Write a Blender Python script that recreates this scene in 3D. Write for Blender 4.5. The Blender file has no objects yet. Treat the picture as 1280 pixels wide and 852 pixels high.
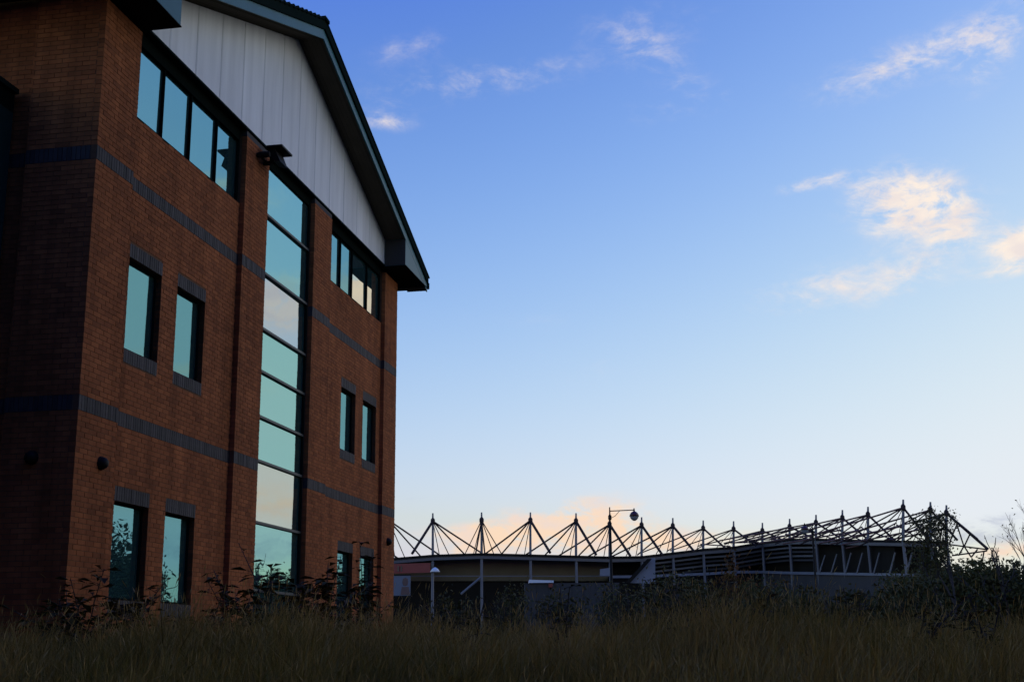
import bpy, math, random
import numpy as np
from mathutils import Matrix, Vector

random.seed(7)
rng = np.random.default_rng(7)
S = bpy.context.scene
COL = S.collection
R = math.radians

# ------------------------------------------------------------------ camera
EYE = 0.20                       # eye level; building ground is z = 0, the photographer stands in a dip
FPX, PITCH, ROLL, YAW = 1600.97, R(13.454), R(-0.489), R(10.7236)
CX, CY = -6.1187, 17.7626        # near corner of the office building
cam = bpy.data.cameras.new('camera')
cam.sensor_width = 36.0
cam.lens = FPX / 1280 * 36
cam.clip_start = 0.05
cam.clip_end = 4000
cam_o = bpy.data.objects.new('camera', cam)
COL.objects.link(cam_o)
cam_o.matrix_world = Matrix.Translation((0, 0, EYE)) @ Matrix.Rotation(R(90) + PITCH, 4, 'X') @ Matrix.Rotation(ROLL, 4, 'Z')
S.camera = cam_o


def ray(px, py):
    x = (px - 640) / FPX
    y = (426 - py) / FPX
    c, s = math.cos(ROLL), math.sin(ROLL)
    x, y = c * x - s * y, s * x + c * y
    cp, sp = math.cos(PITCH), math.sin(PITCH)
    return Vector((x, cp - sp * y, sp + cp * y))


def at(px, py, d):
    """world point seen at a pixel, at ground distance d"""
    r = ray(px, py)
    k = d / math.hypot(r.x, r.y)
    return Vector((r.x * k, r.y * k, EYE + r.z * k))


# ------------------------------------------------------------------ world: dusk sky with lit clouds
SUN_EL, SUN_AZ = 1.0, 75.0
W = bpy.data.worlds.new('World')
S.world = W
W.use_nodes = True
wn, wl = W.node_tree.nodes, W.node_tree.links
bg = wn['Background']
bg.inputs['Strength'].default_value = 0.15


def N(tree, typ, **kw):
    n = tree.nodes.new(typ)
    for k, v in kw.items():
        setattr(n, k, v)
    return n


def wmath(op, a, b=None, c=None, clamp=False):
    n = N(W.node_tree, 'ShaderNodeMath', operation=op, use_clamp=clamp)
    for i, v in enumerate((a, b, c)):
        if v is None:
            continue
        if isinstance(v, (int, float)):
            n.inputs[i].default_value = v
        else:
            wl.new(v, n.inputs[i])
    return n.outputs[0]


def wsmooth(v, lo, hi):
    n = N(W.node_tree, 'ShaderNodeMapRange', interpolation_type='SMOOTHSTEP')
    n.inputs['From Min'].default_value = lo
    n.inputs['From Max'].default_value = hi
    wl.new(v, n.inputs['Value'])
    return n.outputs[0]


sky = wn.new('ShaderNodeTexSky')
sky.sky_type = 'NISHITA'
sky.sun_disc = False
sky.sun_elevation = R(SUN_EL)
sky.sun_rotation = R(SUN_AZ)
sky.air_density, sky.dust_density, sky.ozone_density = 0.8, 1.5, 1.0
sep = wn.new('ShaderNodeSeparateColor')
wl.new(sky.outputs[0], sep.inputs[0])
comb = wn.new('ShaderNodeCombineColor')
for i, (q2, q1, q0) in enumerate(((-0.834, 0.711, -0.383), (-0.929, 0.71, -0.309), (-1.398, -0.267, -0.125))):
    # film response of the sky: log-quadratic shoulder, flat beyond its peak
    ls = wmath('MINIMUM', wmath('LOGARITHM', wmath('MAXIMUM', sep.outputs[i], (0.20, 0.33, 0.62)[i]), math.e), -q1 / (2 * q2))
    e = wmath('MULTIPLY_ADD', wmath('MULTIPLY_ADD', ls, q2, q1), ls, q0)
    wl.new(wmath('EXPONENT', e), comb.inputs[i])

geo = wn.new('ShaderNodeTexCoord')
nrm = N(W.node_tree, 'ShaderNodeVectorMath', operation='NORMALIZE')
wl.new(geo.outputs['Generated'], nrm.inputs[0])
D = nrm.outputs[0]
stretch = N(W.node_tree, 'ShaderNodeVectorMath', operation='MULTIPLY')
wl.new(D, stretch.inputs[0])
stretch.inputs[1].default_value = (1, 1, 2.0)
nz = N(W.node_tree, 'ShaderNodeTexNoise')
nz.inputs['Scale'].default_value = 17
nz.inputs['Detail'].default_value = 12
nz.inputs['Roughness'].default_value = 0.68
nz.inputs['Distortion'].default_value = 0.35
wl.new(stretch.outputs[0], nz.inputs['Vector'])
nz2 = N(W.node_tree, 'ShaderNodeTexNoise')
nz2.inputs['Scale'].default_value = 3.1
nz2.inputs['Detail'].default_value = 3
wl.new(stretch.outputs[0], nz2.inputs['Vector'])


def dir_azel(az, el):
    return Vector((math.sin(R(az)) * math.cos(R(el)), math.cos(R(az)) * math.cos(R(el)), math.sin(R(el))))


def blob(prev, c, a, b, tilt, s):
    """soft elliptical weight round direction c; a, b half sizes in radians"""
    c = c.normalized()
    r = Vector((c.y, -c.x, 0)).normalized()
    t = r.cross(c)
    ct, st = math.cos(tilt), math.sin(tilt)
    r2, t2 = r * ct + t * st, t * ct - r * st
    q = None
    for v, k in ((r2, a), (t2, b)):
        d = N(W.node_tree, 'ShaderNodeVectorMath', operation='DOT_PRODUCT')
        wl.new(D, d.inputs[0])
        d.inputs[1].default_value = v / k
        o = d.outputs['Value']
        q = wmath('MULTIPLY', o, o) if q is None else wmath('MULTIPLY_ADD', o, o, q)
    g = wmath('POWER', 0.36788, q)
    return wmath('MULTIPLY_ADD', g, s, prev)


P = 1 / FPX
warm = wmath('MULTIPLY', wsmooth(nz2.outputs['Fac'], 0.55, 0.8), 0.32)
for px, py, a, b, tl, s in (
        (1138, 252, 66, 38, -10, 1.6), (1192, 278, 34, 24, -50, .45), (1290, 302, 46, 22, 14, 1.8), (1275, 335, 50, 8, 4, .7),
        (1020, 228, 46, 9, 6, .8), (1040, 360, 110, 30, 8, .56), (1160, 325, 80, 26, 35, .42),
        (1105, 88, 110, 30, 12, .46), (1238, 66, 50, 30, 45, .60), (1190, 50, 90, 22, 20, .36),
        (590, 104, 150, 24, 8, .46), (484, 152, 36, 13, -4, .55), (515, 60, 60, 22, 15, .33),
        (805, 30, 100, 36, 0, .27), (850, 130, 75, 22, 10, .36), (822, 74, 60, 26, -30, .34),
        (715, 652, 80, 26, 4, 1.7), (618, 670, 60, 16, 14, 1.6), (690, 680, 110, 16, 0, .9), (560, 664, 60, 10, 0, .6), (800, 668, 70, 18, -10, .7),
        (900, 672, 140, 14, 0, .55), (1245, 690, 70, 10, 5, 1.1)):
    warm = blob(warm, ray(px, py), a * P, b * P, R(tl), s)
for az, el, a, b, s in ((28.0, 15.3, 2.0, 1.3, 2.6), (35.2, 19.7, 2.2, .7, 1.9), (31.6, 15.0, 1.6, 1.0, 1.5),
                        (37, 11.7, 4, .6, 1.3), (33, 6.2, 6, .9, .7), (47, 14, 5, 2, .9), (60, 22, 7, 3, .8),
                        (52, 6, 8, 1.2, .9), (-38, 18, 7, 2.5, .7), (-70, 12, 9, 2, .8), (120, 17, 9, 3, .9),
                        (170, 20, 10, 3, .7), (230, 14, 9, 2.5, .7)):
    warm = blob(warm, dir_azel(az, el), R(a), R(b), 0.08, s)
grey = None
grey = wmath('MULTIPLY', nz2.outputs['Fac'], 0.0)
for px, py, a, b, tl, s in ((1238, 652, 42, 9, 10, .95), (1225, 672, 60, 10, 0, .8), (1010, 690, 160, 12, 0, .5),
                            (820, 672, 60, 10, -12, .55), (520, 622, 26, 4, 5, .4), (700, 690, 200, 10, 0, .5)):
    grey = blob(grey, ray(px, py), a * P, b * P, R(tl), s)
for az, el, a, b, s in ((34, 4.4, 9, .7, .9), (60, 5, 12, 1, .8), (-45, 5, 14, 1, .8), (110, 5, 14, 1.2, .8)):
    grey = blob(grey, dir_azel(az, el), R(a), R(b), 0.0, s)
nz4 = N(W.node_tree, 'ShaderNodeTexNoise')
nz4.inputs['Scale'].default_value = 46
nz4.inputs['Detail'].default_value = 10
nz4.inputs['Roughness'].default_value = 0.65
nz4.inputs['Distortion'].default_value = 0.6
wl.new(stretch.outputs[0], nz4.inputs['Vector'])
nfac = wmath('ADD', wmath('MULTIPLY_ADD', nz.outputs['Fac'], 3.2, -0.95), wmath('MULTIPLY_ADD', nz4.outputs['Fac'], 1.9, -0.95))
aw = wmath('MULTIPLY', wsmooth(wmath('MULTIPLY', warm, nfac), 0.06, 1.08), 0.97)
ag = wmath('MULTIPLY', wsmooth(wmath('MULTIPLY', grey, nfac), 0.15, 0.95), 0.6)
sepd = wn.new('ShaderNodeSeparateXYZ')
wl.new(D, sepd.inputs[0])
hi = wsmooth(sepd.outputs['Z'], 0.08, 0.22)
ccol = N(W.node_tree, 'ShaderNodeMix', data_type='RGBA')
wl.new(hi, ccol.inputs['Factor'])
ccol.inputs['A'].default_value = (0.98, 0.72, 0.52, 1)
ccol.inputs['B'].default_value = (1.0, 0.87, 0.76, 1)
m1 = N(W.node_tree, 'ShaderNodeMix', data_type='RGBA')
wl.new(ag, m1.inputs['Factor'])
wl.new(comb.outputs[0], m1.inputs['A'])
m1.inputs['B'].default_value = (0.42, 0.46, 0.60, 1)
m2 = N(W.node_tree, 'ShaderNodeMix', data_type='RGBA')
wl.new(aw, m2.inputs['Factor'])
wl.new(m1.outputs['Result'], m2.inputs['A'])
shade = N(W.node_tree, 'ShaderNodeMix', data_type='RGBA')          # thinner and shaded parts of a cloud are mauve
nz3 = N(W.node_tree, 'ShaderNodeTexNoise')
nz3.inputs['Scale'].default_value = 34
nz3.inputs['Detail'].default_value = 6
wl.new(stretch.outputs[0], nz3.inputs['Vector'])
wl.new(wmath('MULTIPLY', wsmooth(nz3.outputs['Fac'], .42, .68), .55), shade.inputs['Factor'])
wl.new(ccol.outputs['Result'], shade.inputs['A'])
shade.inputs['B'].default_value = (0.78, 0.70, 0.72, 1)
wl.new(shade.outputs['Result'], m2.inputs['B'])
wl.new(m2.outputs['Result'], bg.inputs['Color'])

# ------------------------------------------------------------------ sun (already behind the horizon trees)
sl = bpy.data.lights.new('sun', 'SUN')
sl.energy = 0.004
sl.angle = R(12)
sl.color = (1.0, 0.72, 0.45)
so = bpy.data.objects.new('sun', sl)
COL.objects.link(so)
sd = dir_azel(SUN_AZ, SUN_EL)
so.rotation_euler = sd.to_track_quat('Z', 'Y').to_euler()
so.location = (40, 0, 30)

vs = S.view_settings
vs.view_transform = 'Standard'
vs.look = 'None'
vs.gamma = 1
vs.use_curve_mapping = False
vs.exposure = 2.737
S.render.engine = 'CYCLES'
S.cycles.use_denoising = True
S.cycles.max_bounces = 6


# ------------------------------------------------------------------ materials
MATS = {}


def mat(name, col, rough=0.7, metallic=0.0, var=0.0, scale=8.0, bump=0.0, attr=None, objrnd=0.0, col2=None, spec=0.5, streak=0.0):
    """procedural surface: colour broken up by noise, optional per-piece variation and bump"""
    m = bpy.data.materials.new(name)
    m.use_nodes = True
    t = m.node_tree
    b = t.nodes['Principled BSDF']
    b.inputs['Roughness'].default_value = rough
    b.inputs['Metallic'].default_value = metallic
    b.inputs['Specular IOR Level'].default_value = spec
    tc = t.nodes.new('ShaderNodeTexCoord')
    nzt = t.nodes.new('ShaderNodeTexNoise')
    nzt.inputs['Scale'].default_value = scale
    nzt.inputs['Detail'].default_value = 6
    t.links.new(tc.outputs['Object'], nzt.inputs['Vector'])
    mx = N(t, 'ShaderNodeMix', data_type='RGBA')
    c2 = col2 or tuple(c * (1 - var) for c in col)
    mx.inputs['A'].default_value = (*col, 1)
    mx.inputs['B'].default_value = (*c2, 1)
    if attr:
        at_ = N(t, 'ShaderNodeAttribute', attribute_name=attr)
        ad = N(t, 'ShaderNodeMath', operation='MULTIPLY_ADD')
        t.links.new(at_.outputs['Fac'], ad.inputs[0])
        ad.inputs[1].default_value = 0.8
        t.links.new(nzt.outputs['Fac'], ad.inputs[2])
        sb = N(t, 'ShaderNodeMath', operation='SUBTRACT', use_clamp=True)
        t.links.new(ad.outputs[0], sb.inputs[0])
        sb.inputs[1].default_value = 0.4
        t.links.new(sb.outputs[0], mx.inputs['Factor'])
    else:
        t.links.new(nzt.outputs['Fac'], mx.inputs['Factor'])
    out = mx.outputs['Result']
    if objrnd:
        oi = t.nodes.new('ShaderNodeObjectInfo')
        mr = N(t, 'ShaderNodeMapRange')
        mr.inputs['To Min'].default_value = 1 - objrnd
        mr.inputs['To Max'].default_value = 1 + objrnd
        t.links.new(oi.outputs['Random'], mr.inputs['Value'])
        hs = t.nodes.new('ShaderNodeHueSaturation')
        t.links.new(mr.outputs[0], hs.inputs['Value'])
        t.links.new(out, hs.inputs['Color'])
        out = hs.outputs[0]
    if streak:                                      # rain streaks and grime, long in z
        mp = t.nodes.new('ShaderNodeMapping')
        mp.inputs['Scale'].default_value = (2.2, 2.2, .22)
        t.links.new(tc.outputs['Object'], mp.inputs['Vector'])
        ns = t.nodes.new('ShaderNodeTexNoise')
        ns.inputs['Scale'].default_value = 1.6
        ns.inputs['Detail'].default_value = 5
        t.links.new(mp.outputs[0], ns.inputs['Vector'])
        mr2 = N(t, 'ShaderNodeMapRange')
        mr2.inputs['From Min'].default_value, mr2.inputs['From Max'].default_value = .3, .7
        mr2.inputs['To Min'].default_value, mr2.inputs['To Max'].default_value = 1 + streak * .4, 1 - streak
        t.links.new(ns.outputs['Fac'], mr2.inputs['Value'])
        hs2 = t.nodes.new('ShaderNodeHueSaturation')
        t.links.new(mr2.outputs[0], hs2.inputs['Value'])
        t.links.new(out, hs2.inputs['Color'])
        out = hs2.outputs[0]
    t.links.new(out, b.inputs['Base Color'])
    if bump:
        bp = t.nodes.new('ShaderNodeBump')
        bp.inputs['Strength'].default_value = bump
        bp.inputs['Distance'].default_value = 0.02
        t.links.new(nzt.outputs['Fac'], bp.inputs['Height'])
        t.links.new(bp.outputs[0], b.inputs['Normal'])
    MATS[name] = m
    return m


def glass(name, tint, rough=0.008, wav=0.05):
    """solar-control coated glass over a dark interior: tinted mirror with slight roller waviness"""
    m = bpy.data.materials.new(name)
    m.use_nodes = True
    t = m.node_tree
    t.nodes.remove(t.nodes['Principled BSDF'])
    gl = t.nodes.new('ShaderNodeBsdfGlossy')
    gl.inputs['Color'].default_value = (*tint, 1)
    gl.inputs['Roughness'].default_value = rough
    df = t.nodes.new('ShaderNodeBsdfDiffuse')
    df.inputs['Color'].default_value = (0.012, 0.03, 0.03, 1)
    ad = t.nodes.new('ShaderNodeAddShader')
    t.links.new(gl.outputs[0], ad.inputs[0])
    t.links.new(df.outputs[0], ad.inputs[1])
    t.links.new(ad.outputs[0], t.nodes['Material Output'].inputs['Surface'])
    tc = t.nodes.new('ShaderNodeTexCoord')
    nzt = t.nodes.new('ShaderNodeTexNoise')
    nzt.inputs['Scale'].default_value = 1.3
    nzt.inputs['Detail'].default_value = 1
    t.links.new(tc.outputs['Object'], nzt.inputs['Vector'])
    bp = t.nodes.new('ShaderNodeBump')
    bp.inputs['Strength'].default_value = wav
    bp.inputs['Distance'].default_value = 0.05
    t.links.new(nzt.outputs['Fac'], bp.inputs['Height'])
    t.links.new(bp.outputs[0], gl.inputs['Normal'])
    MATS[name] = m
    return m


BRICK = mat('brick', (0.42, 0.138, 0.047), 0.9, col2=(0.23, 0.078, 0.030), scale=0.9, bump=0.1, attr='rnd', spec=0.08, streak=0.3)
MORTAR = mat('mortar', (0.20, 0.105, 0.055), 0.95, spec=0.05, var=0.4, scale=20, bump=0.3)
SOLDIER = mat('blue_brick', (0.075, 0.064, 0.056), 0.7, var=0.45, scale=9, bump=0.2, objrnd=0.35, spec=0.2)
SOLDIER2 = mat('blue_brick_far', (0.075, 0.064, 0.056), 0.7, var=0.5, scale=9, bump=0.2, attr='rnd', spec=0.2)
CLAD = mat('white_cladding', (0.76, 0.765, 0.72), 0.5, streak=0.16, var=0.14, scale=0.9, bump=0.03, objrnd=0.05)
TEAL = mat('teal_fascia', (0.032, 0.150, 0.165), 0.4, spec=0.14, var=0.25, scale=3)
TRIM = mat('dark_trim', (0.014, 0.024, 0.020), 0.7, spec=0.0, var=0.3, scale=4)
SEAM = mat('panel_seam', (0.30, 0.30, 0.30), 0.8, var=0.3, scale=2)
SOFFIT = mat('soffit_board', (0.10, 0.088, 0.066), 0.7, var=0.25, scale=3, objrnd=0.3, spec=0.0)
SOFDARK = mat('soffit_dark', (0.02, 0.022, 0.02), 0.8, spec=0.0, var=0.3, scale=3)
FRAME = mat('window_frame', (0.008, 0.012, 0.010), 0.7, spec=0.0, var=0.2, scale=3)
TRANSOM = mat('transom_grey', (0.05, 0.058, 0.054), 0.45, spec=0.25, var=0.2, scale=3)
BLACK = mat('black_fixture', (0.012, 0.012, 0.012), 0.6, spec=0.1, var=0.2, scale=12)
ROOF = mat('roof_sheet', (0.02, 0.028, 0.026), 0.7, spec=0.0, var=0.3, scale=2)
GLASS = glass('coated_glass', (0.28, 0.50, 0.46))
GLASS_W = glass('window_glass', (0.13, 0.30, 0.32))  # darker tint here and in strip glass holds the weaker, less oblique reflection
GLASS_S = glass('strip_window_glass', (0.15, 0.34, 0.41))
GLASS_P = glass('bluish_glass', (0.42, 0.50, 0.55))
GLASS_B = glass('coated_glass_blue', (0.22, 0.45, 0.50))
GLASS_N = glass('clear_grey_glass', (0.50, 0.53, 0.46))
GLASS_C = glass('cloud_reflection_glass', (0.62, 0.62, 0.52))  # paler tint puts a bright cloud reflection into two strip panes
GLASS_D = glass('wing_glass', (0.04, 0.07, 0.07), 0.05)
STEEL = mat('stadium_steel', (0.15, 0.155, 0.16), 0.55, var=0.25, scale=0.4)
STEELD = mat('stadium_stay', (0.040, 0.028, 0.026), 0.7, spec=0.15, var=0.3, scale=0.4)
STEELR = mat('stadium_red_tube', (0.10, 0.035, 0.03), 0.55, var=0.3, scale=0.4)
FASCIA = mat('stadium_fascia', (0.12, 0.118, 0.115), 0.5, var=0.35, scale=0.25)
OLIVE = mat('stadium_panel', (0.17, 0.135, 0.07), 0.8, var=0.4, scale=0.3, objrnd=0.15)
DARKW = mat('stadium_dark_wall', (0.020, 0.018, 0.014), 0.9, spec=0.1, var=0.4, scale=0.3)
GREYW = mat('grey_wall', (0.050, 0.047, 0.043), 0.85, var=0.35, scale=0.5, bump=0.1)
PALE = mat('pale_metal', (0.19, 0.205, 0.23), 0.5, var=0.3, scale=0.6)
REDP = mat('red_sign', (0.28, 0.05, 0.03), 0.6, var=0.3, scale=0.6)
WHITE = mat('white_paint', (0.7, 0.72, 0.72), 0.4, var=0.1, scale=3)
LAMPRED = mat('lamp_hood', (0.05, 0.006, 0.007), 0.4, var=0.2, scale=5)
LAMPBOWL = mat('lamp_bowl', (0.28, 0.30, 0.30), 0.25, var=0.1, scale=4)
POSTER = mat('poster_blue', (0.15, 0.17, 0.20), 0.6, var=0.25, scale=1.2)
POSTERB = mat('poster_brown', (0.15, 0.085, 0.065), 0.6, var=0.4, scale=2)
SOIL = mat('ground_soil', (0.045, 0.038, 0.022), 0.95, var=0.5, scale=0.8, bump=0.4)
GRASS = mat('grass_blade', (0.165, 0.135, 0.028), 0.9, col2=(0.46, 0.29, 0.09), scale=0.5, attr='rnd', spec=0.03)
LEAF = mat('weed_leaf', (0.040, 0.050, 0.018), 0.8, col2=(0.075, 0.045, 0.022), scale=3, attr='rnd', spec=0.08)
LEAFS = mat('shrub_leaf', (0.050, 0.060, 0.020), 0.8, col2=(0.11, 0.085, 0.032), scale=1, attr='rnd', spec=0.08)
LEAFT = mat('tree_leaf', (0.08, 0.06, 0.02), 0.8, col2=(0.15, 0.06, 0.02), scale=1, attr='rnd', spec=0.08)
BARK = mat('bark', (0.05, 0.04, 0.032), 0.9, var=0.5, scale=6, bump=0.4)


# ------------------------------------------------------------------ mesh builder
class MB:
    def __init__(self):
        self.v, self.f, self.r = [], [], []

    def quad(self, a, b, c, d, r=0.0):
        n = len(self.v)
        self.v += [tuple(a), tuple(b), tuple(c), tuple(d)]
        self.f.append((n, n + 1, n + 2, n + 3))
        self.r.append(r)

    def tri(self, a, b, c, r=0.0):
        n = len(self.v)
        self.v += [tuple(a), tuple(b), tuple(c)]
        self.f.append((n, n + 1, n + 2))
        self.r.append(r)

    def box(self, x0, x1, y0, y1, z0, z1, r=0.0):
        n = len(self.v)
        self.v += [(x, y, z) for z in (z0, z1) for y in (y0, y1) for x in (x0, x1)]
        for q in ((0, 2, 3, 1), (4, 5, 7, 6), (0, 1, 5, 4), (2, 6, 7, 3), (0, 4, 6, 2), (1, 3, 7, 5)):
            self.f.append(tuple(n + i for i in q))
            self.r.append(r)
        return self

    def prism(self, pts, off, r=0.0):
        """polygon pts (CCW seen from the side opposite to off) extruded by vector off"""
        n, k = len(self.v), len(pts)
        self.v += [tuple(p) for p in pts] + [tuple(Vector(p) + Vector(off)) for p in pts]
        self.f.append(tuple(range(n, n + k)))
        self.f.append(tuple(n + k + i for i in reversed(range(k))))
        self.r += [r, r]
        for i in range(k):
            j = (i + 1) % k
            self.f.append((n + j, n + i, n + k + i, n + k + j))
            self.r.append(r)
        return self

    def tube(self, pts, rad, sides=6, r=0.0, cap=True):
        """round bar along a polyline; rad is one radius or one for each point"""
        pts = [Vector(p) for p in pts]
        if isinstance(rad, (int, float)):
            rad = [rad] * len(pts)
        rings = []
        for i, p in enumerate(pts):
            a = pts[max(i - 1, 0)]
            b = pts[min(i + 1, len(pts) - 1)]
            t = (b - a).normalized()
            h = Vector((0, 0, 1)) if abs(t.z) < 0.9 else Vector((1, 0, 0))
            x = t.cross(h).normalized()
            y = t.cross(x)
            n = len(self.v)
            for k in range(sides):
                an = 2 * math.pi * k / sides
                self.v.append(tuple(p + (x * math.cos(an) + y * math.sin(an)) * rad[i]))
            rings.append(n)
        for a, b in zip(rings, rings[1:]):
            for k in range(sides):
                j = (k + 1) % sides
                self.f.append((a + k, b + k, b + j, a + j))
                self.r.append(r)
        if cap:
            self.f.append(tuple(rings[0] + k for k in range(sides)))
            self.f.append(tuple(rings[-1] + k for k in reversed(range(sides))))
            self.r += [r, r]
        return self

    def lathe(self, prof, centre, axis='Z', sides=12, r=0.0):
        n = len(self.v)
        for rad, h in prof:
            for k in range(sides):
                an = 2 * math.pi * k / sides
                a, b = rad * math.cos(an), rad * math.sin(an)
                p = (a, b, h) if axis == 'Z' else ((a, h, b) if axis == 'Y' else (h, a, b))
                self.v.append(tuple(Vector(p) + Vector(centre)))
        for i in range(len(prof) - 1):
            for k in range(sides):
                j = (k + 1) % sides
                self.f.append((n + i * sides + k, n + i * sides + j, n + (i + 1) * sides + j, n + (i + 1) * sides + k))
                self.r.append(r)
        return self

    def data(self, name, m, smooth=False):
        me = bpy.data.meshes.new(name)
        me.from_pydata(self.v, [], self.f)
        if any(self.r):
            a = me.attributes.new('rnd', 'FLOAT', 'FACE')
            a.data.foreach_set('value', self.r)
        if smooth:
            me.polygons.foreach_set('use_smooth', [True] * len(me.polygons))
        me.materials.append(m)
        me.update()
        return me

    def build(self, name, m, parent=None, smooth=False):
        return link(name, self.data(name, m, smooth), parent)


def link(name, data, parent=None):
    o = bpy.data.objects.new(name, data)
    COL.objects.link(o)
    if parent is not None:
        o.parent = parent
    return o


def thing(name, label, cat, loc=(0, 0, 0), rz=0.0, group=None):
    o = bpy.data.objects.new(name, None)
    COL.objects.link(o)
    o.location = loc
    o.rotation_euler = (0, 0, rz)
    tag(o, label, cat, group)
    return o


def tag(o, label, cat, group=None):
    o['label'] = label
    o['category'] = cat
    if group:
        o['group'] = group
    return o


# ------------------------------------------------------------------ ground
def gz(x, y):
    s = min(max((y - 2.5) / 11.0, 0), 1)
    s = s * s * (3 - 2 * s)
    h = -1.4 + 1.36 * s
    far = min(max((y - 14) / 10, 0), 1)
    return h + 0.04 * far + 0.05 * math.sin(x * 0.7 + y * 0.3) * math.sin(y * 0.5 - 0.4 * x) * (1 if y > 3 else 0.5) * (1 - far)


gm = MB()
ys = [-400, -60, -20, -6] + [-3 + 0.75 * i for i in range(40)] + [30, 38, 50, 80, 150, 400, 1200, 3000]
xs = [-3000, -600, -150, -60, -30] + [-20 + 1.0 * i for i in range(41)] + [30, 60, 150, 600, 3000]
for y in ys:
    for x in xs:
        gm.v.append((x, y, gz(x, y)))
nx = len(xs)
for j in range(len(ys) - 1):
    for i in range(nx - 1):
        gm.f.append((j * nx + i, j * nx + i + 1, (j + 1) * nx + i + 1, (j + 1) * nx + i))
        gm.r.append(0)
ground = gm.build('ground', SOIL, smooth=True)
ground['kind'] = 'structure'

# ------------------------------------------------------------------ office building (local x along the gable front, y into the building)
WID, CEN = 16.17, 8.085
bl = thing('office_building', 'three storey red brick office block with white clad gable and mirrored windows', 'building', (CX, CY, 0), R(90) - YAW)
DEPTH, BAY = 14.0, 0.10
PIERS = ((0, 1.15), (5.53, 6.70), (9.47, 10.64), (15.02, WID))
BAYS = ((1.15, 5.53), (10.64, 15.02))
B1, B2 = (3.515, 3.735), (7.275, 7.495)
WINZ = ((0.94, 2.39), (4.73, 6.19))
WINU = ((1.39, 2.51), (3.10, 4.22), (11.87, 12.98), (13.57, 14.69))
SILLTOP, CLADB = 8.50, 10.05

bricks = MB()


def lay(axis, u0, u1, z0, z1, y, holes=(), dep=0.102, course=0.075, seed=0):
    """stretcher bond bricks, each a block of its own, clipped round openings"""
    rr = random.Random(seed)
    n = max(1, round((z1 - z0) / course))
    ch = (z1 - z0) / n
    for i in range(n):
        za, zb = z0 + i * ch + 0.005, z0 + (i + 1) * ch - 0.005
        off = 0.1125 if i % 2 else 0.0
        k0 = math.floor((u0 - off) / 0.225) - 1
        k1 = math.ceil((u1 - off) / 0.225) + 1
        for k in range(k0, k1):
            a, b = off + k * 0.225 + 0.005, off + (k + 1) * 0.225 - 0.005
            a, b = max(a, u0), min(b, u1)
            if b - a < 0.02:
                continue
            parts = [(a, b)]
            for hu0, hu1, hz0, hz1 in holes:
                if zb <= hz0 + 0.01 or za >= hz1 - 0.01:
                    continue
                nxt = []
                for p, q in parts:
                    if q <= hu0 or p >= hu1:
                        nxt.append((p, q))
                    else:
                        if hu0 - p > 0.02:
                            nxt.append((p, hu0))
                        if q - hu1 > 0.02:
                            nxt.append((hu1, q))
                parts = nxt
            for p, q in parts:
                j = rr.uniform(0, 0.004)
                v = min(1.0, max(0.02, rr.gauss(0.45, 0.26)))
                if axis == 'front':
                    bricks.box(p, q, y + j, y + dep, za, zb, v)
                else:
                    bricks.box(y + j, y + dep, p, q, za, zb, v)


wall = MB()
WT = 0.34


def backing(u0, u1, z0, z1, y, holes):
    us = sorted({u0, u1, *[h[0] for h in holes], *[h[1] for h in holes]})
    zs = sorted({z0, z1, *[h[2] for h in holes], *[h[3] for h in holes]})
    for a, b in zip(us, us[1:]):
        for c, d in zip(zs, zs[1:]):
            um, zm = (a + b) / 2, (c + d) / 2
            if any(h[0] < um < h[1] and h[2] < zm < h[3] for h in holes):
                continue
            wall.box(a, b, y + 0.008, y + WT, c, d)


Z0 = -0.4
for i, (a, b) in enumerate(PIERS):
    backing(a + 0.008, b - 0.008, Z0, 9.88, 0, [])
    for j, (c, d) in enumerate(((0, B1[0]), (B1[1], B2[0]), (B2[1], 9.88))):
        lay('front', a, b, c, d, 0, seed=10 * i + j)
lh = []
for (a, b) in BAYS:
    holes = [(u0, u1, z0, z1) for u0, u1 in WINU if a < u0 < b for z0, z1 in WINZ]
    backing(a + 0.001, b - 0.001, Z0, SILLTOP, BAY, holes)
    big = [(u0, u1, z0 - 0.22, z1 + 0.22) for u0, u1, z0, z1 in holes]
    for j, (c, d) in enumerate(((0, B1[0]), (B1[1], B2[0]), (B2[1], SILLTOP))):
        lay('front', a, b, c, d, BAY, holes=big, seed=int(a * 10) + j)
# side elevation facing away from the light
wall.box(0.008, 0.3, 0.35, 1.142, Z0, 10.2)
wall.box(0.108, 0.4, 1.142, DEPTH, Z0, 10.2)
wall.box(WID - 0.3, WID - 0.008, 0.35, DEPTH, Z0, 10.2)
wall.box(0.3, WID - 0.3, DEPTH - 0.3, DEPTH, Z0, 10.2)
for j, (c, d) in enumerate(((0, B1[0]), (B1[1], B2[0]), (B2[1], 10.0))):
    lay('side', 0.103, 1.15, c, d, 0, seed=90 + j)
    lay('side', 1.15, 2.4, c, d, BAY, seed=95 + j)
wall.build('wall', MORTAR, bl)
bw = bricks.build('brickwork', BRICK, bl)
bw['kind'] = 'stuff'

# soldier courses of blue-grey brick: single bricks near the camera, the rest joined
sb_mesh = MB().box(-0.0325, 0.0325, 0, 0.1, -0.1075, 0.1075).data('brick', SOLDIER)
far_soldiers = MB()
count = 0


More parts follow.
